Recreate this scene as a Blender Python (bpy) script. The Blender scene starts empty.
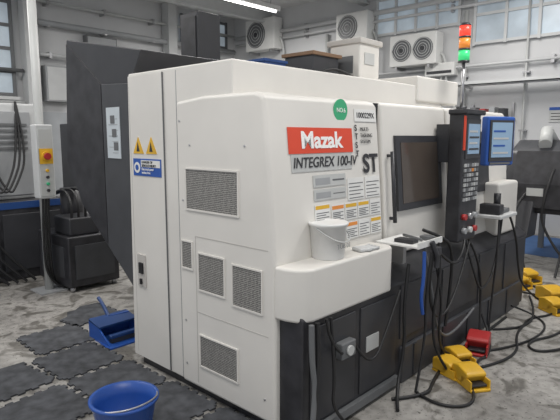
import bpy, math, random, bmesh
from mathutils import Vector
random.seed(3)
D=bpy.data; SC=bpy.context.scene
# ---------------- materials
def mat(name,col,rough=.5,metal=0,noise=.04,scale=6,bump=0,emit=0,spec=.5):
    m=D.materials.new(name); m.use_nodes=True; nt=m.node_tree; b=nt.nodes['Principled BSDF']
    c=(*col,1)
    b.inputs['Roughness'].default_value=rough; b.inputs['Metallic'].default_value=metal
    b.inputs['Specular IOR Level'].default_value=spec
    if emit:
        b.inputs['Emission Color'].default_value=c; b.inputs['Emission Strength'].default_value=emit
    tc=nt.nodes.new('ShaderNodeTexCoord'); n=nt.nodes.new('ShaderNodeTexNoise'); n.inputs['Scale'].default_value=scale; n.inputs['Detail'].default_value=6
    nt.links.new(tc.outputs['Object'],n.inputs['Vector'])
    r=nt.nodes.new('ShaderNodeValToRGB'); r.color_ramp.elements[0].position=.3; r.color_ramp.elements[1].position=.7
    r.color_ramp.elements[0].color=(*[max(0,x*(1-noise)) for x in col],1); r.color_ramp.elements[1].color=(*[min(1,x*(1+noise)) for x in col],1)
    nt.links.new(n.outputs['Fac'],r.inputs['Fac']); nt.links.new(r.outputs['Color'],b.inputs['Base Color'])
    if bump:
        bp=nt.nodes.new('ShaderNodeBump'); bp.inputs['Strength'].default_value=bump; bp.inputs['Distance'].default_value=.01
        nt.links.new(n.outputs['Fac'],bp.inputs['Height']); nt.links.new(bp.outputs['Normal'],b.inputs['Normal'])
    return m
WHITE=mat('machine_white',(.70,.68,.64),.5,noise=.05,scale=2)
WHITE2=mat('machine_white_trim',(.50,.48,.45),.5)
BLACK=mat('machine_black',(.028,.028,.032),.42,noise=.4,scale=9)
CHAR=mat('charcoal_paint',(.036,.037,.042),.42,noise=.12)
CHAR2=mat('charcoal_paint_light',(.055,.057,.063),.45,noise=.12)
DARK=mat('dark_gap',(.012,.012,.014),.7)
STEEL=mat('steel',(.45,.45,.46),.35,.8)
GREY=mat('grey_paint',(.33,.34,.35),.5)
DGREY=mat('dark_grey_paint',(.13,.135,.14),.5)
LGREY=mat('light_grey_paint',(.55,.56,.56),.5)
RED=mat('banner_red',(.70,.07,.03),.45)
REDP=mat('red_plastic',(.42,.03,.03),.4)
YEL=mat('yellow_paint',(.72,.42,.03),.4,noise=.15)
ORG=mat('orange_dot',(.75,.27,.05),.5)
GREEN=mat('green_sticker',(.05,.42,.2),.5)
BLUE=mat('blue_plastic',(.02,.085,.36),.4)
BLUED=mat('blue_dark_plastic',(.012,.05,.18),.45)
SIGNB=mat('sign_blue',(.02,.09,.38),.5)
PAPER=mat('paper',(.74,.74,.72),.6)
PAPERG=mat('label_grey',(.5,.51,.5),.5)
PAPERB=mat('label_light_blue',(.52,.57,.60),.5)
INK=mat('ink',(.03,.03,.035),.6)
WTXT=mat('white_text',(.9,.9,.88),.5)
RUB=mat('black_rubber',(.015,.015,.016),.5)
PAIL=mat('white_pail_plastic',(.78,.78,.77),.35)
SCREEN=mat('screen_glow',(.22,.33,.46),.2,emit=.2)
SCRD=mat('screen_dark',(.03,.035,.045),.12)
WALLW=mat('wall_white_paint',(.60,.605,.61),.8,noise=.06,scale=.8,bump=.1)
WALLG=mat('wall_grey_paint',(.42,.44,.46),.8,noise=.05)
CEIL=mat('ceiling_paint',(.7,.7,.7),.9)
MATR=mat('rubber_mat',(.055,.058,.065),.85,noise=.5,scale=11,bump=.3)
BMAT=mat('blue_floor_paint',(.05,.12,.28),.7,noise=.15,scale=4)
GLOW=mat('daylight_pane',(.38,.44,.49),.3,emit=.32,noise=.4,scale=1.3)
LREDE=mat('lamp_red',(.9,.05,.03),.3,emit=1.2)
LAMB=mat('lamp_amber',(.9,.3,.05),.3,emit=.2)
LGRN=mat('lamp_green',(.05,.6,.2),.3,emit=.6)
TUBE=mat('tube_light',(1,.98,.96),.3,emit=5)
BRICK=mat('brown_box',(.2,.12,.07),.7)
def floormat():
    m=D.materials.new('concrete_floor'); m.use_nodes=True; nt=m.node_tree; b=nt.nodes['Principled BSDF']
    tc=nt.nodes.new('ShaderNodeTexCoord')
    def nz(s,d,dist=0):
        n=nt.nodes.new('ShaderNodeTexNoise'); n.inputs['Scale'].default_value=s; n.inputs['Detail'].default_value=d; n.inputs['Distortion'].default_value=dist; nt.links.new(tc.outputs['Object'],n.inputs['Vector']); return n
    def ramp(n,p0,c0,p1,c1):
        r=nt.nodes.new('ShaderNodeValToRGB'); r.color_ramp.elements[0].position=p0; r.color_ramp.elements[0].color=(*c0,1); r.color_ramp.elements[1].position=p1; r.color_ramp.elements[1].color=(*c1,1); nt.links.new(n.outputs['Fac'],r.inputs['Fac']); return r
    def mul(a,c):
        mx=nt.nodes.new('ShaderNodeMixRGB'); mx.blend_type='MULTIPLY'; mx.inputs[0].default_value=1; nt.links.new(a.outputs[0],mx.inputs[1]); nt.links.new(c.outputs[0],mx.inputs[2]); return mx
    r=ramp(nz(.9,9,.6),.32,(.225,.215,.20),.62,(.42,.405,.38))
    r2=ramp(nz(16,6),.3,(.65,.65,.65),.6,(1,1,1))
    r3=ramp(nz(3.2,10,1.5),.40,(.42,.41,.39),.49,(1,1,1))
    r4=ramp(nz(45,3,.4),.32,(.3,.29,.28),.38,(1,1,1))
    x=mul(mul(mul(r,r2),r3),r4); nt.links.new(x.outputs[0],b.inputs['Base Color'])
    b.inputs['Roughness'].default_value=.5
    return m
FLOOR=floormat()
def meshvent():
    m=D.materials.new('perforated_vent'); m.use_nodes=True; nt=m.node_tree; b=nt.nodes['Principled BSDF']
    tc=nt.nodes.new('ShaderNodeTexCoord'); v=nt.nodes.new('ShaderNodeTexVoronoi'); v.inputs['Scale'].default_value=90; v.inputs['Randomness'].default_value=.15
    nt.links.new(tc.outputs['Object'],v.inputs['Vector'])
    r=nt.nodes.new('ShaderNodeValToRGB'); r.color_ramp.elements[0].position=.35; r.color_ramp.elements[0].color=(.05,.05,.048,1); r.color_ramp.elements[1].position=.5; r.color_ramp.elements[1].color=(.38,.37,.35,1)
    nt.links.new(v.outputs['Distance'],r.inputs['Fac']); nt.links.new(r.outputs['Color'],b.inputs['Base Color']); b.inputs['Roughness'].default_value=.6
    return m
VENT=meshvent()
# ---------------- geometry helpers
def E(name,loc=(0,0,0)):
    o=D.objects.new(name,None); o.empty_display_size=.1; o.location=loc; SC.collection.objects.link(o); return o
def finish(name,verts,faces,m,par=None,bevel=0,seg=2,smooth=False):
    me=D.meshes.new(name); me.from_pydata([tuple(v) for v in verts],[],faces); me.update()
    bm=bmesh.new(); bm.from_mesh(me); bmesh.ops.recalc_face_normals(bm,faces=bm.faces); bm.to_mesh(me); bm.free()
    o=D.objects.new(name,me); SC.collection.objects.link(o); me.materials.append(m)
    if par is not None:
        o.parent=par
        if par.location.length>0:
            for v in me.vertices: v.co-=par.location
    if bevel:
        b=o.modifiers.new('bevel','BEVEL'); b.width=bevel; b.segments=seg; b.limit_method='ANGLE'; b.angle_limit=.6
        for p in me.polygons: p.use_smooth=True
        w=o.modifiers.new('wn','WEIGHTED_NORMAL'); w.keep_sharp=True
    return o
def box(name,par,a,b,m,bevel=0,seg=2,rz=0):
    x0,y0,z0=a;x1,y1,z1=b
    vs=[(x,y,z) for x in (x0,x1) for y in (y0,y1) for z in (z0,z1)]
    if rz:
        cx,cy=(x0+x1)/2,(y0+y1)/2; c,s=math.cos(rz),math.sin(rz)
        vs=[(cx+(x-cx)*c-(y-cy)*s,cy+(x-cx)*s+(y-cy)*c,z) for x,y,z in vs]
    fs=[(0,1,3,2),(4,6,7,5),(0,4,5,1),(2,3,7,6),(0,2,6,4),(1,5,7,3)]
    return finish(name,vs,fs,m,par,bevel,seg)
def prism(name,par,prof,x0,x1,m,axis='x',bevel=0,seg=2):
    n=len(prof)
    def P(u,v,w): return (w,u,v) if axis=='x' else ((u,w,v) if axis=='y' else (u,v,w))
    vs=[P(u,v,x0) for u,v in prof]+[P(u,v,x1) for u,v in prof]
    fs=[tuple(range(n)),tuple(range(2*n-1,n-1,-1))]+[(i,(i+1)%n,n+(i+1)%n,n+i) for i in range(n)]
    return finish(name,vs,fs,m,par,bevel,seg)
def cyl(name,par,p0,p1,r,m,r2=None,n=24,smooth=True,caps=True):
    p0=Vector(p0);p1=Vector(p1);d=(p1-p0).normalized(); r2=r if r2 is None else r2
    a=d.orthogonal().normalized(); b=d.cross(a)
    vs=[]
    for p,rr in((p0,r),(p1,r2)):
        for i in range(n):
            t=2*math.pi*i/n; vs.append(p+a*math.cos(t)*rr+b*math.sin(t)*rr)
    fs=[(i,(i+1)%n,n+(i+1)%n,n+i) for i in range(n)]
    if caps: fs+=[tuple(range(n)),tuple(range(n,2*n))]
    o=finish(name,vs,fs,m,par)
    for i,p in enumerate(o.data.polygons): p.use_smooth=i<n
    return o
def lathe(name,par,c,prof,m,n=32):
    vs=[];fs=[]
    for r,z in prof:
        for i in range(n):
            t=2*math.pi*i/n; vs.append((c[0]+r*math.cos(t),c[1]+r*math.sin(t),c[2]+z))
    k=len(prof)
    for j in range(k-1):
        for i in range(n):
            fs.append((j*n+i,j*n+(i+1)%n,(j+1)*n+(i+1)%n,(j+1)*n+i))
    fs.append(tuple(range(n))); fs.append(tuple(range((k-1)*n,k*n)))
    o=finish(name,vs,fs,m,par)
    for p in o.data.polygons: p.use_smooth=len(p.vertices)==4
    return o
def tube(name,par,pts,r,m,cyc=False):
    cu=D.curves.new(name,'CURVE'); cu.dimensions='3D'; cu.bevel_depth=r; cu.bevel_resolution=3; cu.resolution_u=8; cu.use_fill_caps=True
    s=cu.splines.new('NURBS'); s.points.add(len(pts)-1)
    off=par.location if par else Vector()
    for i,p in enumerate(pts): s.points[i].co=(p[0]-off[0],p[1]-off[1],p[2]-off[2],1)
    s.order_u=3; s.use_endpoint_u=True; s.use_cyclic_u=cyc
    cu.materials.append(m); o=D.objects.new(name,cu); SC.collection.objects.link(o); o.parent=par; return o
def text(name,par,s,loc,size,m,face='front',bold=.0,sx=1,shear=0):
    cu=D.curves.new(name,'FONT'); cu.body=s; cu.size=size; cu.extrude=.0008; cu.offset=bold; cu.shear=shear
    o=D.objects.new(name,cu); SC.collection.objects.link(o); cu.materials.append(m)
    o.rotation_euler=(math.pi/2,0,0) if face=='front' else (math.pi/2,0,-math.pi/2)
    o.location=Vector(loc)-(par.location if par else Vector()); o.scale=(sx,1,1); o.parent=par; return o

# ---------------- ROOM
box('floor',None,(-4,-4,-.1),(7.7,8.8,0),FLOOR)
box('wall_right',None,(7.7,-4,0),(7.9,8.8,4.8),WALLW)
box('wall_back',None,(-4,8.8,0),(7.9,9.0,4.8),WALLW)
box('ceiling',None,(-4,-4,4.8),(7.9,9.0,4.95),CEIL)
w=E('trim_1'); box('band',w,(-4,8.76,0),(7.69,8.799,2.2),WALLG)
def window_x(n,y0,y1,z0,z1,cols,rows):
    w=E('window_%d'%n); box('pane',w,(7.66,y0,z0),(7.695,y1,z1),GLOW)
    for i in range(cols+1):
        y=y0+(y1-y0)*i/cols; box('mullion_%d'%i,w,(7.62,y-.025,z0-.04),(7.68,y+.025,z1+.04),LGREY)
    for i in range(rows+1):
        z=z0+(z1-z0)*i/rows; box('rail_%d'%i,w,(7.63,y0,z-.025),(7.68,y1,z+.025),LGREY)
def window_y(n,x0,x1,z0,z1,cols,rows):
    w=E('window_%d'%n); box('pane',w,(x0,8.7,z0),(x1,8.755,z1),GLOW)
    for i in range(cols+1):
        x=x0+(x1-x0)*i/cols; box('mullion_%d'%i,w,(x-.03,8.66,z0-.04),(x+.03,8.72,z1+.04),DGREY)
    for i in range(rows+1):
        z=z0+(z1-z0)*i/rows; box('rail_%d'%i,w,(x0,8.67,z-.03),(x1,8.72,z+.03),DGREY)
    box('sill',w,(x0-.06,8.6,z0-.1),(x1+.06,8.76,z0-.04),LGREY)
window_x(1,2.5,4.3,3.8,4.5,4,1); window_x(2,-.6,2.2,3.4,4.4,5,2)
window_y(3,-1.2,1.95,2.5,4.2,6,4); window_y(4,5.9,7.3,4.0,4.6,4,2)
for i,y in enumerate((-1.5,1.6,4.6,7.4)):
    e=E('ceiling_beam'); box('web',e,(-4,y-.02,4.5),(7.69,y+.02,4.79),LGREY); box('flange',e,(-4,y-.09,4.47),(7.69,y+.09,4.5),LGREY)
for x in (2.25,5.5):
    e=E('wall_column'); box('shaft',e,(x-.12,8.5,0),(x+.12,8.76,4.79),LGREY); box('foot',e,(x-.2,8.42,0),(x+.2,8.76,.03),GREY)
for i,(z,r) in enumerate(((4.25,.05),(4.08,.03),(3.0,.025))):
    e=E('wall_conduit'); cyl('pipe',e,(7.6,-2,z),(7.6,8.6,z),r,WALLW if i<2 else LGREY)
    for k in range(6): box('clip_%d'%k,e,(7.58,-1+k*1.8,z-.07),(7.7,-.95+k*1.8,z+.07),STEEL)
for i,z in enumerate((2.35,2.95,3.3,3.9,4.3)):
    e=E('wall_conduit'); cyl('pipe',e,(-3.5 if i<2 else 2.4,8.6,z),(2.1 if i<2 else 7.5,8.6,z),(.035,.035,.035,.06,.03)[i],(LGREY,DGREY,LGREY,GREY,PAPERG)[i])
    for k in range(4): box('clip_%d'%k,e,((-3 if i<2 else 2.6)+k*1.2,8.56,z-.06),((-2.95 if i<2 else 2.65)+k*1.2,8.76,z+.06),STEEL)
e=E('wall_distribution_board'); box('case',e,(2.5,8.55,2.4),(3.1,8.76,3.1),GREY,.01); box('door',e,(2.53,8.54,2.43),(3.07,8.552,3.07),LGREY)
e=E('wall_distribution_board'); box('case',e,(3.4,8.6,3.4),(4.1,8.76,3.8),DGREY,.01); box('door',e,(3.43,8.59,3.43),(4.07,8.602,3.77),GREY)
for i,y in enumerate((2.35,.15,5.6,1.25)):
    e=E('wall_downpipe'); cyl('pipe',e,(7.62,y,.0),(7.62,y,4.0),(.04,.04,.04,.02)[i],PAPERG)
    for k in range(3): box('clip_%d'%k,e,(7.6,y-.06,.8+k),(7.7,y+.06,.83+k),STEEL)
e=E('cable_tray')
box('bed',e,(7.25,-2,2.62),(7.55,8.5,2.635),LGREY); box('side_a',e,(7.25,-2,2.62),(7.26,8.5,2.69),LGREY); box('side_b',e,(7.54,-2,2.62),(7.55,8.5,2.69),LGREY)
for k in range(5): tube('cable_%d'%k,e,[(7.3+.045*k,-2,2.65),(7.31+.045*k,2,2.65),(7.3+.045*k,5,2.66),(7.3+.045*k,8.4,2.65)],.014,(RUB,GREY,RUB,BLUED,GREY)[k])
for k in range(6): box('bracket_%d'%k,e,(7.25,-1.6+k*1.9,2.59),(7.699,-1.56+k*1.9,2.62),STEEL)
for i,(x,y) in enumerate(((-1.5,-1.2),(2.6,-1.2),(-1.5,3),(2.8,3.4),(5.6,1.2),(5.6,6),(0,6.5))):
    e=E('ceiling_light'); box('housing',e,(x-.8,y-.1,4.36),(x+.8,y+.1,4.44),PAPER); cyl('tube',e,(x-.75,y,4.34),(x+.75,y,4.34),.025,TUBE)
    cyl('rod_a',e,(x-.6,y,4.44),(x-.6,y,4.8),.01,STEEL); cyl('rod_b',e,(x+.6,y,4.44),(x+.6,y,4.8),.01,STEEL)
    l=D.lights.new('tube_lamp','AREA'); l.shape='RECTANGLE'; l.size=1.6; l.size_y=.8; l.energy=84 if i<4 else 74; l.color=(1,.975,.945)
    o=D.objects.new('lamp',l); o.location=(x,y,4.28); SC.collection.objects.link(o); o.parent=e
# ---------------- AC units
def ac(y,z,w,h,x=7.35,fans=1):
    e=E('air_conditioner_unit'); box('case',e,(x,y-w/2,z-h/2),(x+.3,y+w/2,z+h/2),PAPER,.02)
    for k in range(fans):
        yy=y+(k-(fans-1)/2)*w/2.2+ (0 if fans>1 else w*.12)
        R0=min(h,w/fans)*.42
        cyl('fan_ring_%d'%k,e,(x-.012,yy,z),(x+.01,yy,z),R0,DGREY); cyl('fan_hub_%d'%k,e,(x-.03,yy,z),(x,yy,z),h*.08,CHAR)
        for j in range(4):
            rr=R0*(j+1)/4
            tube('guard_%d_%d'%(k,j),e,[(x-.02,yy+rr*math.cos(a*math.pi/4),z+rr*math.sin(a*math.pi/4)) for a in range(8)],.006,LGREY,True)
    for s in (-.35,.35): box('bracket_%d'%(s>0),e,(x,y+s*w-.02,z-h/2-.06),(7.7,y+s*w+.02,z-h/2),STEEL)
    tube('pipe',e,[(x+.2,y-w/2,z-.1),(x+.2,y-w/2-.1,z-.15),(x+.25,y-w/2-.12,z-.8),(7.6,y-w/2-.12,z-.9)],.025,PAPERG)
ac(3.3,3.38,1.0,.6,fans=2); ac(4.75,4.0,.8,.6); ac(7.5,4.2,1.0,.75)
e=E('wall_junction_box'); box('case',e,(7.5,2.5,2.85),(7.7,3.1,3.1),PAPER,.02); box('vent',e,(7.49,2.55,2.9),(7.5,3.05,2.95),CHAR); tube('cable',e,[(7.6,2.8,2.85),(7.6,2.8,2.4),(7.62,2.4,2.3),(7.65,2.3,1.2)],.02,PAPER)
e=E('wall_notice'); box('sheet',e,(7.685,.55,1.95),(7.699,.85,2.2),PAPERG); box('header',e,(7.68,.55,2.15),(7.686,.85,2.2),SIGNB)
for k in range(3): box('line_%d'%k,e,(7.68,.58,1.99+k*.05),(7.686,.82,2.0+k*.05),INK)
e=E('wall_shelf')
for z in (1.55,2.0): box('board_%d'%(z>1.7),e,(7.35,1.4,z),(7.69,2.2,z+.03),LGREY)
for y in (1.42,2.15): box('upright_%d'%(y>2),e,(7.64,y,1.3),(7.69,y+.04,2.3),STEEL)
for k in range(5): box('carton_%d'%k,e,(7.4,1.45+k*.145,1.58),(7.6,1.57+k*.145,1.7+.05*(k%3)),(GREY,BRICK,BLUED,PAPERG,CHAR)[k])
for k in range(4): box('binder_%d'%k,e,(7.4,1.5+k*.17,2.03),(7.6,1.6+k*.17,2.2+.03*(k%2)),(CHAR,GREY,REDP,DGREY)[k])

# ---------------- MAIN LATHE
M=E('cnc_lathe')
prism('rear_body',M,[(.32,.06),(1.47,.06),(1.42,2.14),(.32,2.14)],0,2.6,WHITE,bevel=.012)
prism('rear_column_cover',M,[(1.0,.07),(1.455,.07),(1.41,2.12),(1.0,2.12)],-.008,0,WHITE,bevel=.002)
prism('front_housing',M,[(.84,.06),(.84,1.92),(.56,1.945),(.12,1.945),(.075,1.93),(.05,1.9),(.0,1.40),(-.02,1.15),(-.03,.95),(-.03,.06)],-.02,1.08,WHITE,bevel=.024,seg=4)
box('roof_step',M,(2.1,.3,2.0),(2.9,1.0,2.22),WHITE,.02)
box('seam_a',M,(-.0095,.993,.07),(.002,.998,2.12),DGREY)
box('seam_b',M,(-.002,.852,.07),(.002,.856,2.12),GREY)
box('column_edge',M,(-.0095,1.399,.1),(.0,1.402,2.05),WHITE2)
box('seam_side',M,(-.0215,.02,1.075),(-.019,.66,1.081),WHITE2)
box('seam_side_v',M,(-.0215,.66,.10),(-.019,.666,1.081),WHITE2)
box('seam_side_low',M,(-.0215,.02,.58),(-.019,.66,.585),WHITE2)
def vent(n,y0,y1,z0,z1):
    box('vent_mesh_%d'%n,M,(-.023,y0,z0),(-.018,y1,z1),VENT)
    t=.010
    for k,(a,b,c,d) in enumerate(((y0-t,y1+t,z0-t,z0),(y0-t,y1+t,z1,z1+t),(y0-t,y0,z0,z1),(y1,y1+t,z0,z1))):
        box('vent_frame_%d_%d'%(n,k),M,(-.028,a,c),(-.018,b,d),WHITE)
vent(1,.26,.74,1.25,1.50); vent(2,.39,.63,.74,.97); vent(3,.07,.31,.71,.95); vent(4,.28,.63,.23,.43); vent(5,.70,.80,.86,1.03)
box('latch_plate',M,(-.018,1.26,.62),(-.006,1.36,.86),WHITE2,.003); box('latch',M,(-.03,1.28,.72),(-.014,1.33,.80),DARK,.004); box('latch_slot',M,(-.03,1.30,.64),(-.014,1.32,.68),DARK)
for k,y in enumerate((1.30,1.14)):
    prism('warning_triangle_%d'%k,M,[(y-.065,1.585),(y+.065,1.585),(y,1.70)],-.012,-.006,YEL)
    prism('warning_glyph_%d'%k,M,[(y-.018,1.60),(y+.02,1.60),(y+.004,1.665)],-.0135,-.011,INK)
box('safety_sign',M,(-.012,1.03,1.43),(-.006,1.37,1.55),SIGNB); box('safety_sign_top',M,(-.0135,1.04,1.492),(-.011,1.27,1.54),PAPER)
cyl('safety_sign_disc',M,(-.014,1.32,1.487),(-.011,1.32,1.487),.038,PAPER); cyl('safety_sign_dot',M,(-.0155,1.32,1.487),(-.013,1.32,1.487),.02,SIGNB)
text('safety_text',M,'DANGER OF\nSERIOUS INJURY',(-.015,1.26,1.519),.024,INK,'side'); text('safety_text2',M,'Electrical panel\nisolate first',(-.015,1.26,1.47),.024,WTXT,'side')
for k,(y,z) in enumerate(((.78,.5),(.78,1.3),(.80,1.8),(.78,.2),(.05,.2),(.2,1.65),(.7,1.65))):
    cyl('screw_%d'%k,M,(-.024,y,z),(-.015,y,z),.007,STEEL,n=10)
prism('front_ledge',M,[(-.02,-.02),(-.015,-.10),(.005,-.16),(.04,-.20),(.09,-.22),(.88,-.22),(.93,-.18),(.93,-.02)],.70,1.0,WHITE,'z',bevel=.018,seg=3)
box('door_gap',M,(1.07,.07,.75),(1.14,.3,1.93),DARK)
prism('sliding_door',M,[(.30,.85),(.30,1.94),(.07,1.94),(.05,1.91),(0,1.40),(-.02,1.1),(-.03,.95),(-.03,.85)],1.12,2.1,WHITE,bevel=.02,seg=3)
def fy(z): return -.02+(z-1.15)*.08 if z<1.4 else (z-1.4)*.1
def plate(n,par,x0,x1,z0,z1,m,off=.002,th=.003):
    return prism(n,par,[(fy(z0)-off,z0),(fy(z1)-off,z1),(fy(z1)-off-th,z1),(fy(z0)-off-th,z0)],x0,x1,m)
def plate2(n,par,x0,x1,z0,z1,m,off=.002,th=.003):
    plate(n,par,x0,x1,z0,1.4,m,off,th); plate(n+'_up',par,x0,x1,1.4,z1,m,off,th)
plate2('door_window_frame',M,1.27,1.95,1.17,1.71,CHAR,.0,.02)
plate2('door_window_glass',M,1.33,1.89,1.22,1.66,mat('safety_glass',(.08,.065,.055),.12),.018,.006)
cyl('door_handle',M,(1.18,-.06,1.1),(1.18,-.02,1.6),.014,CHAR); box('door_handle_a',M,(1.17,-.05,1.12),(1.19,.0,1.14),CHAR); box('door_handle_b',M,(1.17,-.03,1.56),(1.19,.03,1.58),CHAR)
prism('right_housing',M,[(.6,.8),(.6,1.94),(.07,1.94),(.05,1.91),(0,1.40),(-.02,1.1),(-.06,.8)],2.13,3.45,WHITE,bevel=.02,seg=3)
box('right_rear_body',M,(2.6,.55,.1),(3.5,1.4,2.0),WHITE,.02)
plate2('right_window_frame',M,2.45,2.95,1.2,1.75,CHAR,0,.012)
box('right_lower_cover',M,(2.85,-.16,.78),(3.35,0,1.28),WHITE,.03,3)
box('right_shelf',M,(2.45,-.33,1.0),(2.85,-.03,1.03),LGREY,.006); box('shelf_item',M,(2.5,-.3,1.03),(2.6,-.12,1.12),BLACK,.01); box('shelf_item_b',M,(2.65,-.28,1.03),(2.8,-.1,1.07),DGREY,.01); cyl('shelf_bottle',M,(2.7,-.2,1.07),(2.7,-.2,1.2),.03,BLACK)
# base
prism('base_front',M,[(.3,0),(.3,.84),(-.02,.84),(-.10,.80),(-.2,.72),(-.2,0)],.02,3.55,BLACK,bevel=.01)
box('base_rear',M,(.03,.3,0),(3.5,1.4,.1),BLACK)
for k,(a,b,z0,z1) in enumerate(((.08,.5,.1,.66),(.56,.98,.1,.66),(1.04,1.6,.32,.7),(1.66,2.3,.32,.7),(2.36,2.9,.2,.7),(2.96,3.5,.2,.7))):
    box('base_panel_%d'%k,M,(a,-.209,z0),(b,-.198,z1),CHAR,.005)
box('coolant_tank',M,(1.05,-.225,.0),(3.4,-.19,.26),CHAR2,.01)
for k in range(5): box('tank_rib_%d'%k,M,(1.2+k*.45,-.235,.02),(1.24+k*.45,-.22,.25),CHAR)
box('coolant_tank_label',M,(.62,-.214,.36),(.76,-.209,.46),PAPERG)
box('gauge_block',M,(.30,-.26,.42),(.44,-.205,.52),DGREY,.01); cyl('gauge',M,(.37,-.275,.47),(.37,-.26,.47),.03,PAPERG,n=16)
box('base_kick',M,(.05,-.235,.03),(1.0,-.2,.08),DGREY)
# signs
plate('banner_red',M,.145,.76,1.605,1.755,RED)
plate('banner_lower',M,.16,.74,1.50,1.60,PAPERG,.001)
def ft(n,s,x,z,size,m,**k):
    o=text(n,M,s,(x,fy(z)-.007,z),size,m,'front',**k); o.rotation_euler=(math.pi/2-.1,0,0); return o
ft('banner_text','Mazak',.25,1.638,.135,WTXT,bold=.004,sx=1.15); ft('model_text','INTEGREX 100-IV',.17,1.525,.085,INK,bold=.0008,shear=.2,sx=.95)
ft('st_text','ST',.86,1.47,.17,INK,bold=.004)
for k,s in enumerate(('S','T','S','T')): ft('st_big_%d'%k,s,.79,1.74-k*.055,.055,INK,bold=.001)
for k,s in enumerate(('MULTI-','TASKING','SYSTEM')): ft('st_small_%d'%k,s,.85,1.74-k*.04,.034,INK)
plate('machine_number_label',M,.80,1.05,1.80,1.88,PAPER); ft('machine_number','1000229X',.815,1.825,.05,INK)
cyl('green_sticker',M,(.655,fy(1.865)-.006,1.865),(.655,fy(1.865)+.001,1.865),.07,GREEN); ft('green_text','NO.6',.61,1.853,.04,WTXT)
# instruction plates: upper row
def iplate(i,x0,x1,z0,z1,head,body=PAPER,diagram=False,n=5):
    plate('instruction_plate_%d'%i,M,x0,x1,z0,z1,body)
    if head: plate('instruction_head_%d'%i,M,x0+.006,x1-.006,z1-.028,z1-.006,head,.005,.001)
    t=z1-.036 if head else z1-.01
    if diagram:
        plate('diagram_%d'%i,M,x0+.02,x0+(x1-x0)*.5,z0+.012,t-.008,GREY,.005,.001); plate('diagram_b_%d'%i,M,x0+(x1-x0)*.58,x1-.015,z0+.03,t-.02,DGREY,.005,.001)
    else:
        for q in range(n):
            z=z0+.01+(t-z0-.014)*q/n; plate('instruction_line_%d_%d'%(i,q),M,x0+.012,x1-.012-(.03 if q%2 else 0),z,z+.005,DGREY,.005,.001)
iplate(0,.34,.66,1.325,1.39,None,PAPERG,True); iplate(1,.34,.66,1.405,1.475,None,PAPERG,True)
iplate(2,.68,.86,1.30,1.44,None); iplate(3,.875,1.05,1.30,1.44,None)
for j,h in enumerate((YEL,ORG,None,YEL)): iplate(4+j,.50+j*.14,.63+j*.14,1.055,1.165,h)
for j,h in enumerate((ORG,YEL,YEL,None)): iplate(9+j,.50+j*.14,.63+j*.14,1.18,1.285,h)
iplate(14,.34,.485,1.18,1.30,YEL); plate('notice_lower',M,.34,.485,1.055,1.165,PAPERG)
# control panel
P=M; dx=-.09
def pbx(n,a,b,m,bv=0,seg=2): return box(n,P,(a[0]+dx,a[1],a[2]),(b[0]+dx,b[1],b[2]),m,bv,seg)
pbx('operator_panel_body',(1.92,-.24,.88),(2.24,-.12,1.90),BLACK,.015,3)
pbx('operator_panel_arm',(2.0,-.14,1.5),(2.15,.02,1.8),CHAR)
pbx('panel_hood',(1.90,-.27,1.87),(2.26,-.12,1.91),BLACK,.01)
pbx('panel_red_strip',(1.925,-.250,1.60),(1.945,-.238,1.86),RED)
pbx('panel_screen_bezel',(1.96,-.25,1.53),(2.22,-.235,1.84),CHAR,.005); pbx('panel_screen',(1.985,-.254,1.57),(2.195,-.248,1.80),SCREEN)
for q in range(4): pbx('screen_row_%d'%q,(2.0,-.2555,1.60+q*.045),(2.18-.03*(q%2),-.2535,1.615+q*.045),(CHAR,PAPERG)[q%2])
for i in range(8):
    for j in range(6): pbx('key_%d_%d'%(i,j),(1.955+j*.045,-.25,1.47-i*.038),(1.987+j*.045,-.238,1.495-i*.038),(PAPERG,GREY,DGREY,GREY,ORG)[(i*5+j*3)%5 if (i*j)%7==3 else (i+j)%4])
for k,(x,z,m) in enumerate(((1.98,1.08,REDP),(2.08,1.08,STEEL),(2.17,1.08,GREY),(1.99,.97,GREY),(2.09,.97,LGREY),(2.18,.97,REDP))): cyl('knob_%d'%k,P,(x+dx,-.27,z),(x+dx,-.235,z),.024,m,n=16)
# monitor
T=E('touch_monitor',(2.50,-.24,0)); rz=-.35
def rbox(n,par,a,b,m,bevel=0):
    o=box(n,par,(a[0]-.02,a[1],a[2]),(b[0]-.02,b[1],b[2]),m,bevel)
    c,s=math.cos(rz),math.sin(rz)
    for v in o.data.vertices:
        x,y=v.co.x,v.co.y; v.co.x=x*c-y*s; v.co.y=x*s+y*c
    return o
rbox('case',T,(2.36,-.28,1.46),(2.69,-.21,1.87),SIGNB,.015)
rbox('bezel',T,(2.385,-.288,1.495),(2.665,-.27,1.84),CHAR); rbox('screen',T,(2.405,-.292,1.53),(2.645,-.286,1.82),SCREEN)
rbox('keypad',T,(2.40,-.286,1.47),(2.64,-.278,1.488),DGREY)
for q in range(4): rbox('row_%d'%q,T,(2.42,-.294,1.56+q*.06),(2.60-.04*(q%2),-.291,1.575+q*.06),(PAPERG,SIGNB)[q%2])
box('arm',T,(2.46,-.24,1.55),(2.54,-.005,1.65),CHAR)
# signal tower
G=E('signal_tower_lamp',(2.58,.12,1.94))
cyl('pole',G,(2.58,.12,1.94),(2.58,.12,2.36),.014,STEEL); cyl('base',G,(2.58,.12,1.94),(2.58,.12,1.97),.045,CHAR)
for k,m in enumerate((LGRN,LAMB,LREDE)): cyl('lens_%d'%k,G,(2.58,.12,2.37+k*.105),(2.58,.12,2.46+k*.105),.048,m); cyl('ring_%d'%k,G,(2.58,.12,2.355+k*.105),(2.58,.12,2.372+k*.105),.05,CHAR)
cyl('cap',G,(2.58,.12,2.67),(2.58,.12,2.695),.05,CHAR,.035)
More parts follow.
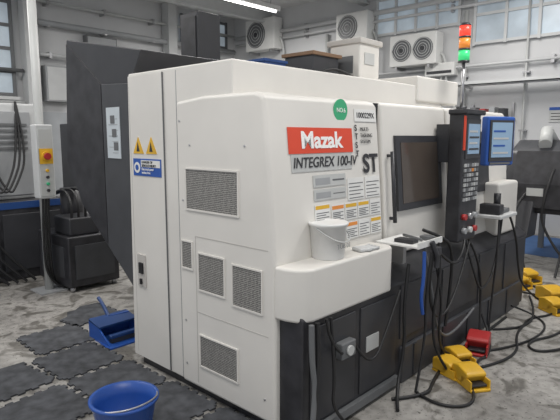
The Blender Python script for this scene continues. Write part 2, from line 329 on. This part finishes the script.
# roof items
K=E('mist_collector'); box('case',K,(1.88,.75,2.14),(2.20,1.08,2.54),WHITE,.02); box('lid',K,(1.86,.73,2.51),(2.22,1.10,2.56),WHITE2,.01)
box('label',K,(1.95,.742,2.34),(2.1,.752,2.44),PAPERG); box('vent',K,(1.872,.82,2.26),(1.882,1.03,2.41),DGREY)
K=E('roof_fan_unit'); box('motor_block',K,(1.42,.9,2.14),(1.78,1.22,2.40),CHAR,.015); box('bracket',K,(1.40,.88,2.38),(1.80,1.24,2.41),BRICK,.004); cyl('duct',K,(1.25,1.05,2.22),(1.42,1.05,2.22),.05,STEEL)
tube('cable',K,[(1.35,.85,2.16),(1.5,.82,2.3),(1.8,.72,2.2),(1.9,.7,2.16)],.012,RUB)
K=E('blue_storage_crate'); box('shell',K,(.95,1.0,2.14),(1.2,1.3,2.30),BLUED,.01); box('rim',K,(.94,.99,2.29),(1.21,1.31,2.31),BLUED)
# dark hopper
H=E('tool_magazine_guard')
prism('guard_panel',H,[(1.47,.52),(2.28,1.13),(2.52,1.5),(2.42,2.50),(1.3,2.30),(1.43,2.12)],.04,.9,CHAR,bevel=.008)
prism('guard_facet',H,[(1.86,.86),(2.26,1.15),(2.49,1.5),(2.40,2.46),(1.86,2.10)],.028,.045,BLACK)
prism('guard_face',H,[(1.48,.56),(1.85,.84),(1.85,2.10),(1.44,2.08)],.026,.045,CHAR2,bevel=.004)
box('guard_support',H,(.5,1.5,0),(1.1,1.9,.9),BLACK,.01)
box('data_sheet',H,(.019,1.59,1.54),(.025,1.78,1.92),PAPERB)
for k in range(7): box('data_line_%d'%k,H,(.017,1.62,1.58+k*.042),(.020,1.70+.05*(k%2),1.584+k*.042),GREY)
for k in range(3): box('data_diagram_%d'%k,H,(.0165,1.62+.02*k,1.6+k*.1),(.0195,1.68+.02*k,1.66+k*.1),DGREY)
K=E('electrical_riser_cabinet'); box('case',K,(1.45,2.45,0),(1.75,2.75,2.98),CHAR,.01); box('door',K,(1.44,2.48,2.0),(1.452,2.72,2.93),BLACK)
# pail
B=E('plastic_pail',(.36,-.1,1.0))
lathe('body',B,(.36,-.1,1.0),[(.09,0.0),(.095,.005),(.108,.19),(.112,.19),(.112,.2),(.105,.2),(.1,.19)],PAIL)
lathe('lid',B,(.36,-.1,1.195),[(.117,0),(.119,.012),(.112,.018),(.0999,.012)],PAIL)
tube('handle',B,[(.25,-.1,1.185),(.26,-.2,1.13),(.36,-.235,1.10),(.46,-.2,1.13),(.47,-.1,1.185)],.004,PAPERG)
text('lid_text',B,'TUB 01',(.3,-.214,1.07),.04,GREY)
R=E('work_glove'); o=prism('palm',R,[(.58,-.18),(.66,-.2),(.70,-.13),(.61,-.09)],1.0,1.025,LGREY,'z',bevel=.01)
for k in range(4): cyl('finger_%d'%k,R,(.66+.012*k,-.19+.02*k,1.012),(.75+.006*k,-.20+.028*k,1.011),.010,LGREY,n=10)
cyl('thumb',R,(.62,-.18,1.012),(.66,-.205,1.012),.010,LGREY,n=10)
# tray
R=E('tool_tray'); box('tray',R,(.95,-.36,.99),(1.28,-.05,1.005),PAPER,.004); box('lip',R,(.95,-.37,.99),(1.28,-.36,1.03),PAPER); box('bracket',R,(1.06,-.2,.85),(1.10,-.05,.99),STEEL); box('item',R,(1.0,-.3,1.005),(1.08,-.16,1.03),BLACK,.005); cyl('screwdriver',R,(1.12,-.3,1.02),(1.2,-.12,1.02),.010,DGREY,n=12)
box('cutter',R,(1.18,-.33,1.005),(1.25,-.25,1.035),DGREY,.005); box('gun_holder',R,(1.14,-.41,.92),(1.2,-.37,.98),BLACK,.008)
# hoses
R=E('coolant_hoses')
T2=tube
T2('hose_blue',R,[(1.0,-.385,.97),(1.0,-.39,.8),(.98,-.38,.66),(1.02,-.38,.55)],.012,BLUE)
T2('air_gun',R,[(1.10,-.385,1.02),(1.12,-.40,.96),(1.16,-.40,.9),(1.15,-.4,.84)],.018,CHAR)
T2('hose_a',R,[(1.2,-.385,1.0),(1.22,-.40,.8),(1.2,-.36,.5),(1.25,-.36,.2),(1.4,-.42,.012)],.010,RUB)
T2('hose_b',R,[(1.31,-.25,1.0),(1.5,-.34,.75),(1.8,-.3,.82),(1.9,-.26,.9)],.010,RUB)
T2('hose_c',R,[(1.15,-.385,1.0),(1.1,-.36,.7),(1.3,-.34,.4),(1.6,-.34,.5),(1.95,-.28,.88)],.009,RUB)
T2('hose_d',R,[(1.32,-.2,1.05),(1.42,-.3,1.0),(1.6,-.3,.9),(1.65,-.28,.6),(1.6,-.27,.28)],.012,RUB)
T2('hose_e',R,[(1.31,-.22,.95),(1.28,-.32,.6),(1.4,-.3,.3),(1.7,-.28,.16),(2.1,-.28,.30)],.010,DGREY)
T2('hose_f',R,[(1.05,-.25,.86),(.98,-.26,.6),(1.02,-.26,.3),(.9,-.27,.012),(.7,-.4,.012)],.012,RUB)
T2('hose_g',R,[(2.05,-.2,.88),(2.03,-.3,.6),(2.2,-.3,.4),(2.6,-.26,.55),(2.7,-.25,.98)],.010,RUB)
T2('hose_h',R,[(2.1,-.2,.88),(2.2,-.27,.7),(2.3,-.26,.3),(2.2,-.3,.012)],.010,RUB)
T2('hose_i',R,[(2.75,-.3,1.0),(2.9,-.32,.8),(3.1,-.28,.5),(3.3,-.27,.2),(3.6,-.4,.012)],.010,RUB)
T2('hose_j',R,[(1.26,-.3,.98),(1.36,-.36,.6),(1.33,-.34,.3),(1.5,-.32,.1),(1.75,-.3,.012)],.009,RUB)
T2('hose_k',R,[(2.5,-.3,1.0),(2.45,-.32,.7),(2.5,-.28,.4),(2.4,-.3,.012)],.009,RUB)
T2('hose_l',R,[(1.1,-.385,.95),(1.06,-.37,.6),(1.12,-.36,.35),(1.0,-.36,.012)],.009,RUB)
T2('pipe_l',R,[(.10,-.235,.70),(.10,-.25,.5),(.05,-.26,.2),(.06,-.25,.01)],.014,RUB)
T2('pipe_m',R,[(.05,-.235,.70),(.045,-.24,.5),(.08,-.25,.3),(.0,-.27,.012)],.016,DGREY)
T2('pipe_n',R,[(.18,-.235,.70),(.19,-.25,.55),(.3,-.26,.47)],.009,RUB)
T2('pipe_o',R,[(.45,-.235,.48),(.6,-.26,.25),(.8,-.26,.5),(.95,-.25,.70)],.009,RUB)
T2('pipe_p',R,[(.22,-.235,.70),(.24,-.26,.35),(.2,-.26,.15),(.35,-.3,.012)],.010,RUB)
R=E('floor_cables')
tube('cable_a',R,[(1.3,-.62,.012),(1.75,-.45,.012),(1.9,-.5,.012),(2.3,-.36,.012),(2.3,-.27,.2)],.010,RUB)
tube('cable_b',R,[(1.6,-.5,.012),(2.0,-.7,.012),(2.6,-.45,.012),(3.1,-.5,.012),(3.45,-.3,.1)],.010,RUB)
tube('cable_c',R,[(1.0,-.36,.012),(.9,-.55,.012),(1.1,-.75,.012),(1.3,-.62,.012)],.010,RUB)
tube('cable_d',R,[(3.4,-.75,.012),(2.8,-.8,.012),(2.4,-.6,.012),(2.2,-.75,.012),(2.6,-.95,.012),(3.3,-.9,.012)],.010,RUB)
tube('cable_e',R,[(.8,-.3,.012),(1.0,-.45,.012),(1.2,-.38,.012),(1.7,-.27,.012),(2.2,-.29,.012),(2.9,-.27,.012)],.012,RUB)
tube('cable_f',R,[(3.6,-.55,.012),(3.3,-.6,.012),(3.0,-.42,.012),(2.7,-.5,.012),(2.5,-.3,.012)],.010,RUB)
tube('cable_g',R,[(4.2,-.1,.012),(3.95,-.35,.012),(3.8,-.2,.012),(3.57,-.1,.1)],.010,RUB)
tube('cable_h',R,[(2.0,-.45,.012),(2.3,-.62,.012),(2.9,-.66,.012),(3.2,-.4,.012),(3.0,-.28,.1)],.009,RUB)
def pedal(x,y,rz,s=1,m=YEL):
    e=E('foot_switch',(x,y,0)); e.rotation_euler=(0,0,rz)
    def pb(n,a,b,m,bv=0):
        o=box(n,None,a,b,m,bv); o.parent=e; return o
    pb('base',(-.08*s,-.13*s,0),(.08*s,.13*s,.02),m,.006)
    o=prism('cover',None,[(-.02*s,.02),(.13*s,.02),(.13*s,.12*s),(.05*s,.14*s),(-.06*s,.12*s),(-.08*s,.10*s)],-.08*s,.08*s,m,bevel=.012); o.parent=e
    pb('side_l',(-.08*s,-.12*s,.015),(-.068*s,.0,.08*s),m); pb('side_r',(.068*s,-.12*s,.015),(.08*s,.0,.08*s),m)
    pb('treadle',(-.06*s,-.11*s,.03),(.06*s,.0,.045),BLACK,.004)
    pb('cable_gland',(-.015*s,.125*s,.03),(.015*s,.16*s,.06),BLACK,.004)
    return e
pedal(1.64,-.38,-.5,.85); pedal(1.43,-.40,-.3,.85); pedal(1.37,-.58,-.6,.95)
pedal(1.98,-.38,-1.3,1.05,REDP)
pedal(4.35,.0,-.5,1.1); pedal(4.05,.0,-.3,1.0); pedal(3.72,-.45,-.6,1.2); pedal(3.4,-.55,-.6,1.0)
# bucket
B=E('blue_bucket',(-.62,.56,0))
lathe('shell',B,(-.62,.56,0),[(.12,.0),(.13,.01),(.175,.25),(.19,.255),(.19,.27),(.173,.27),(.16,.2),(.125,.03)],BLUE)
tube('bail',B,[(-.805,.56,.25),(-.78,.43,.275),(-.62,.37,.28),(-.46,.43,.275),(-.435,.56,.25)],.005,STEEL)
# dustpan and brush
B=E('dustpan',(.15,2.0,0))
prism('pan_base',B,[(-.05,1.78),(.27,1.78),(.33,2.12),(.0,2.16)],0,.012,BLUE,'z')
prism('pan_back',B,[(.0,2.14),(.33,2.10),(.34,2.13),(.0,2.18)],0,.16,BLUE,'z')
prism('pan_side_a',B,[(1.80,0),(2.16,0),(2.16,.16),(2.0,.12)],-.02,-.005,BLUE); prism('pan_side_b',B,[(1.80,0),(2.12,0),(2.12,.16),(2.0,.12)],.32,.335,BLUE)
prism('pan_hood',B,[(1.98,.12),(2.16,.15),(2.16,.165),(1.98,.135)],-.02,.335,BLUED)
tube('handle',B,[(.15,2.13,.15),(.16,2.19,.18),(.17,2.28,.24),(.17,2.34,.27)],.016,BLUED)
B=E('hand_brush',(.2,1.95,0)); box('block',B,(.02,1.86,.05),(.26,1.91,.08),BLUED,.008); box('bristles',B,(.025,1.865,.013),(.255,1.905,.05),CHAR); tube('grip',B,[(.26,1.885,.065),(.32,1.88,.08),(.40,1.86,.085)],.012,BLUED)
# mats
def mattile(x,y,s=.5,rz=0,cut=0):
    e=E('interlocking_floor_mat',(x,y,0)); pts=[]
    k=5;a=.022
    def side(p,q,nx,ny):
        for i in range(k):
            t0=(i+.25)/k;t1=(i+.75)/k
            for t,o in((i/k,0),(t0,0),(t0,a),(t1,a),(t1,0)): pts.append((p[0]+(q[0]-p[0])*t+nx*o,p[1]+(q[1]-p[1])*t+ny*o))
    h=s/2-.012
    side((-h,-h),(h,-h),0,-1);side((h,-h),(h,h),1,0)
    if cut:
        pts+= [(h,h*.9),(h*.3,h),(-.02,h*.7),(-h*.4,h*.75),(-h*.7,h*.2)]
        side((-h,h*.1),(-h,-h),-1,0)
    else:
        side((h,h),(-h,h),0,1);side((-h,h),(-h,-h),-1,0)
    o=prism('tile',None,pts,0.001,.012,MATR,'z'); o.parent=e; e.rotation_euler=(0,0,rz)
for x,y,r,c in ((-.28,1.25,0,0),(-.30,1.79,.05,0),(-.22,2.33,-.03,0),(.24,2.74,.06,1),(-.84,1.80,.12,1),(-.26,.72,0,0),(-.24,.18,0,0),(-.80,1.22,math.pi/2+.1,1)):
    mattile(x,y,.5,r,c)
# ---------------- LEFT BACKGROUND
S=E('control_stand',(.35,3.81,0))
box('foot_plate',S,(.2,3.66,0),(.5,3.96,.015),GREY); cyl('post',S,(.35,3.81,0),(.35,3.81,3.6),.045,PAPERG)
box('control_box',S,(.23,3.62,1.05),(.41,3.76,1.83),LGREY,.015); box('box_face',S,(.25,3.61,1.08),(.39,3.622,1.78),PAPERG)
box('estop_plate',S,(.25,3.606,1.42),(.39,3.618,1.58),YEL)
cyl('estop_base',S,(.32,3.59,1.50),(.32,3.62,1.50),.05,YEL); cyl('estop',S,(.32,3.56,1.50),(.32,3.595,1.50),.035,REDP)
for k in range(4): cyl('button_%d'%k,S,(.32,3.59,1.14+k*.07),(.32,3.62,1.14+k*.07),.016,(CHAR,GREEN,CHAR,YEL)[k],n=12)
for k in range(3): tube('conduit_%d'%k,S,[(.28+k*.03,3.66,1.05),(.27+k*.03,3.7,.6),(.3+k*.03,3.72,.1),(.5,3.7+k*.1,.02)],.013,RUB)
L=E('milling_machine')
box('base',L,(-2.2,4.5,0),(.9,6.2,.95),BLACK,.02); box('body',L,(-2.2,4.7,.95),(.7,6.2,2.1),LGREY,.03); box('window',L,(-1.4,4.68,1.2),(-.25,4.71,1.9),SCRD,.01); box('side_door',L,(.15,4.67,1.0),(.6,4.71,2.0),GREY,.01); box('head',L,(-1.2,5,2.1),(.2,6,2.6),GREY,.03)
box('pendant',L,(-.15,4.5,1.25),(.08,4.66,1.85),PAPERG,.015); box('pendant_screen',L,(-.12,4.49,1.55),(.05,4.502,1.8),SCRD)
for k in range(5): box('slat_%d'%k,L,(.2,4.655,1.55+k*.07),(.55,4.672,1.58+k*.07),DGREY)
for k in range(3): box('base_door_%d'%k,L,(-1.3+k*.72,4.48,.12),(-.62+k*.72,4.5,.8),CHAR,.006)
box('stripe',L,(-2.2,4.49,.86),(.9,4.5,.94),BLUED)
for k in range(4): tube('hose_%d'%k,L,[(-.4+k*.12,4.48,.9),(-.35+k*.1,4.35,.6),(-.2+k*.12,4.4,.3),(.1+k*.1,4.3,.02)],.016,RUB)
for k in range(3): tube('upper_cable_%d'%k,L,[(.05+k*.05,4.6,1.3),(.12+k*.06,4.5,1.0),(.25+k*.05,4.52,1.15),(.4+k*.06,4.6,1.5),(.45,4.7,2.12)],.013,RUB)
tube('lamp_arm',L,[(-.6,4.9,2.1),(-.6,4.8,2.6),(-.3,4.6,2.7),(-.1,4.6,2.5)],.02,DGREY)
for k in range(3): box('warning_label_%d'%k,L,(-.2+.12*k,4.69,2.0),(-.12+.12*k,4.7,2.07),(YEL,PAPER,SIGNB)[k])
L=E('hydraulic_power_unit'); box('tank',L,(.45,3.5,.05),(1.05,4.3,.62),BLACK,.02); box('manifold',L,(.5,3.55,.62),(.85,3.95,.82),CHAR,.02); cyl('motor',L,(.8,4.1,.62),(.8,4.1,1.1),.13,BLACK); box('panel',L,(.44,3.6,.15),(.452,4.2,.5),CHAR2)
box('front_panel',L,(.52,3.488,.14),(.98,3.502,.52),CHAR2)
for k in range(4): tube('hose_%d'%k,L,[(.55+k*.08,3.6,.8),(.52+k*.08,3.5,1.0+k*.03),(.6+k*.07,3.9,1.15),(.7,4.4,1.0)],.014,RUB)
for k,(x,y) in enumerate(((.5,3.55),(1.0,3.55),(.5,4.25),(1.0,4.25))): cyl('foot_%d'%k,L,(x,y,0),(x,y,.06),.03,STEEL)
L=E('storage_cabinet'); box('case',L,(1.6,5.5,0),(3.0,6.1,1.9),CHAR,.02); box('door',L,(1.62,5.48,.1),(2.28,5.5,1.85),GREY); box('door_b',L,(2.32,5.48,.1),(2.98,5.5,1.85),GREY)
L=E('blue_floor_mat'); box('sheet',L,(-.9,4.0,0.001),(-.1,4.45,.006),BMAT)
L=E('blue_floor_mat'); box('sheet',L,(5.9,-2,0.001),(7.5,1.6,.006),BMAT)
# ---------------- RIGHT BACKGROUND
L=E('chip_conveyor')
prism('chute',L,[(5.1,.72),(6.6,.72),(6.6,1.62),(5.6,1.66),(5.25,1.5),(5.1,1.1)],-1.0,.62,CHAR,'y',bevel=.04,seg=3)
prism('chute_cover',L,[(5.06,.8),(5.04,.8),(5.07,1.1),(5.22,1.52),(5.25,1.5),(5.11,1.1)],-.6,.5,BLACK,'y')
prism('discharge',L,[(4.85,.42),(5.2,.42),(5.3,.95),(5.1,1.0)],.2,.5,CHAR,'y',bevel=.02)
for k,(x,y) in enumerate(((5.2,-.9),(6.5,-.9),(5.2,.5),(6.5,.5))): box('leg_%d'%k,L,(x-.035,y-.035,0),(x+.035,y+.035,.73),DGREY)
cyl('extraction_hose',L,(5.35,.2,1.60),(5.6,.26,1.78),.08,PAPERG); cyl('extraction_hose_b',L,(5.6,.26,1.78),(6.1,.3,1.6),.08,PAPERG)
tube('cable',L,[(5.08,.3,1.0),(4.85,.4,.8),(4.8,.3,.4),(4.6,.1,.02)],.015,RUB)
tube('cable_b',L,[(5.1,-.3,1.2),(4.9,-.3,.9),(4.95,-.2,.4),(4.7,-.2,.02)],.015,RUB)
tube('cable_c',L,[(5.1,.0,1.3),(4.95,.05,1.0),(5.0,.1,.5),(4.9,-.4,.02)],.015,RUB)
for k in range(3): box('vent_%d'%k,L,(5.3+k*.25,-1.005,1.0),(5.45+k*.25,-.995,1.3),DARK)
box('label',L,(5.045,.1,.95),(5.06,.3,1.05),PAPERG)
L=E('turning_center')
box('base',L,(5.7,1.9,0),(7.2,3.2,.8),BLACK,.02); box('body',L,(5.7,1.9,.8),(7.2,3.2,1.9),LGREY,.04); box('window',L,(5.69,2.1,1.0),(5.705,2.7,1.6),SCRD,.01); box('panel',L,(5.6,1.95,1.1),(5.69,2.08,1.7),CHAR,.01)

# ---------------- world, camera
wd=D.worlds.new('world'); SC.world=wd; wd.use_nodes=True; wd.node_tree.nodes['Background'].inputs[0].default_value=(.92,.95,1,1); wd.node_tree.nodes['Background'].inputs[1].default_value=.58
cam=D.cameras.new('camera'); co=D.objects.new('camera',cam); SC.collection.objects.link(co); SC.camera=co
co.location=(-2.021,-1.935,1.7); cam.sensor_width=36; cam.lens=36*520/560; co.rotation_euler=(math.pi/2-math.atan(73/520),0,math.radians(43-90))
SC.view_settings.view_transform='Standard'
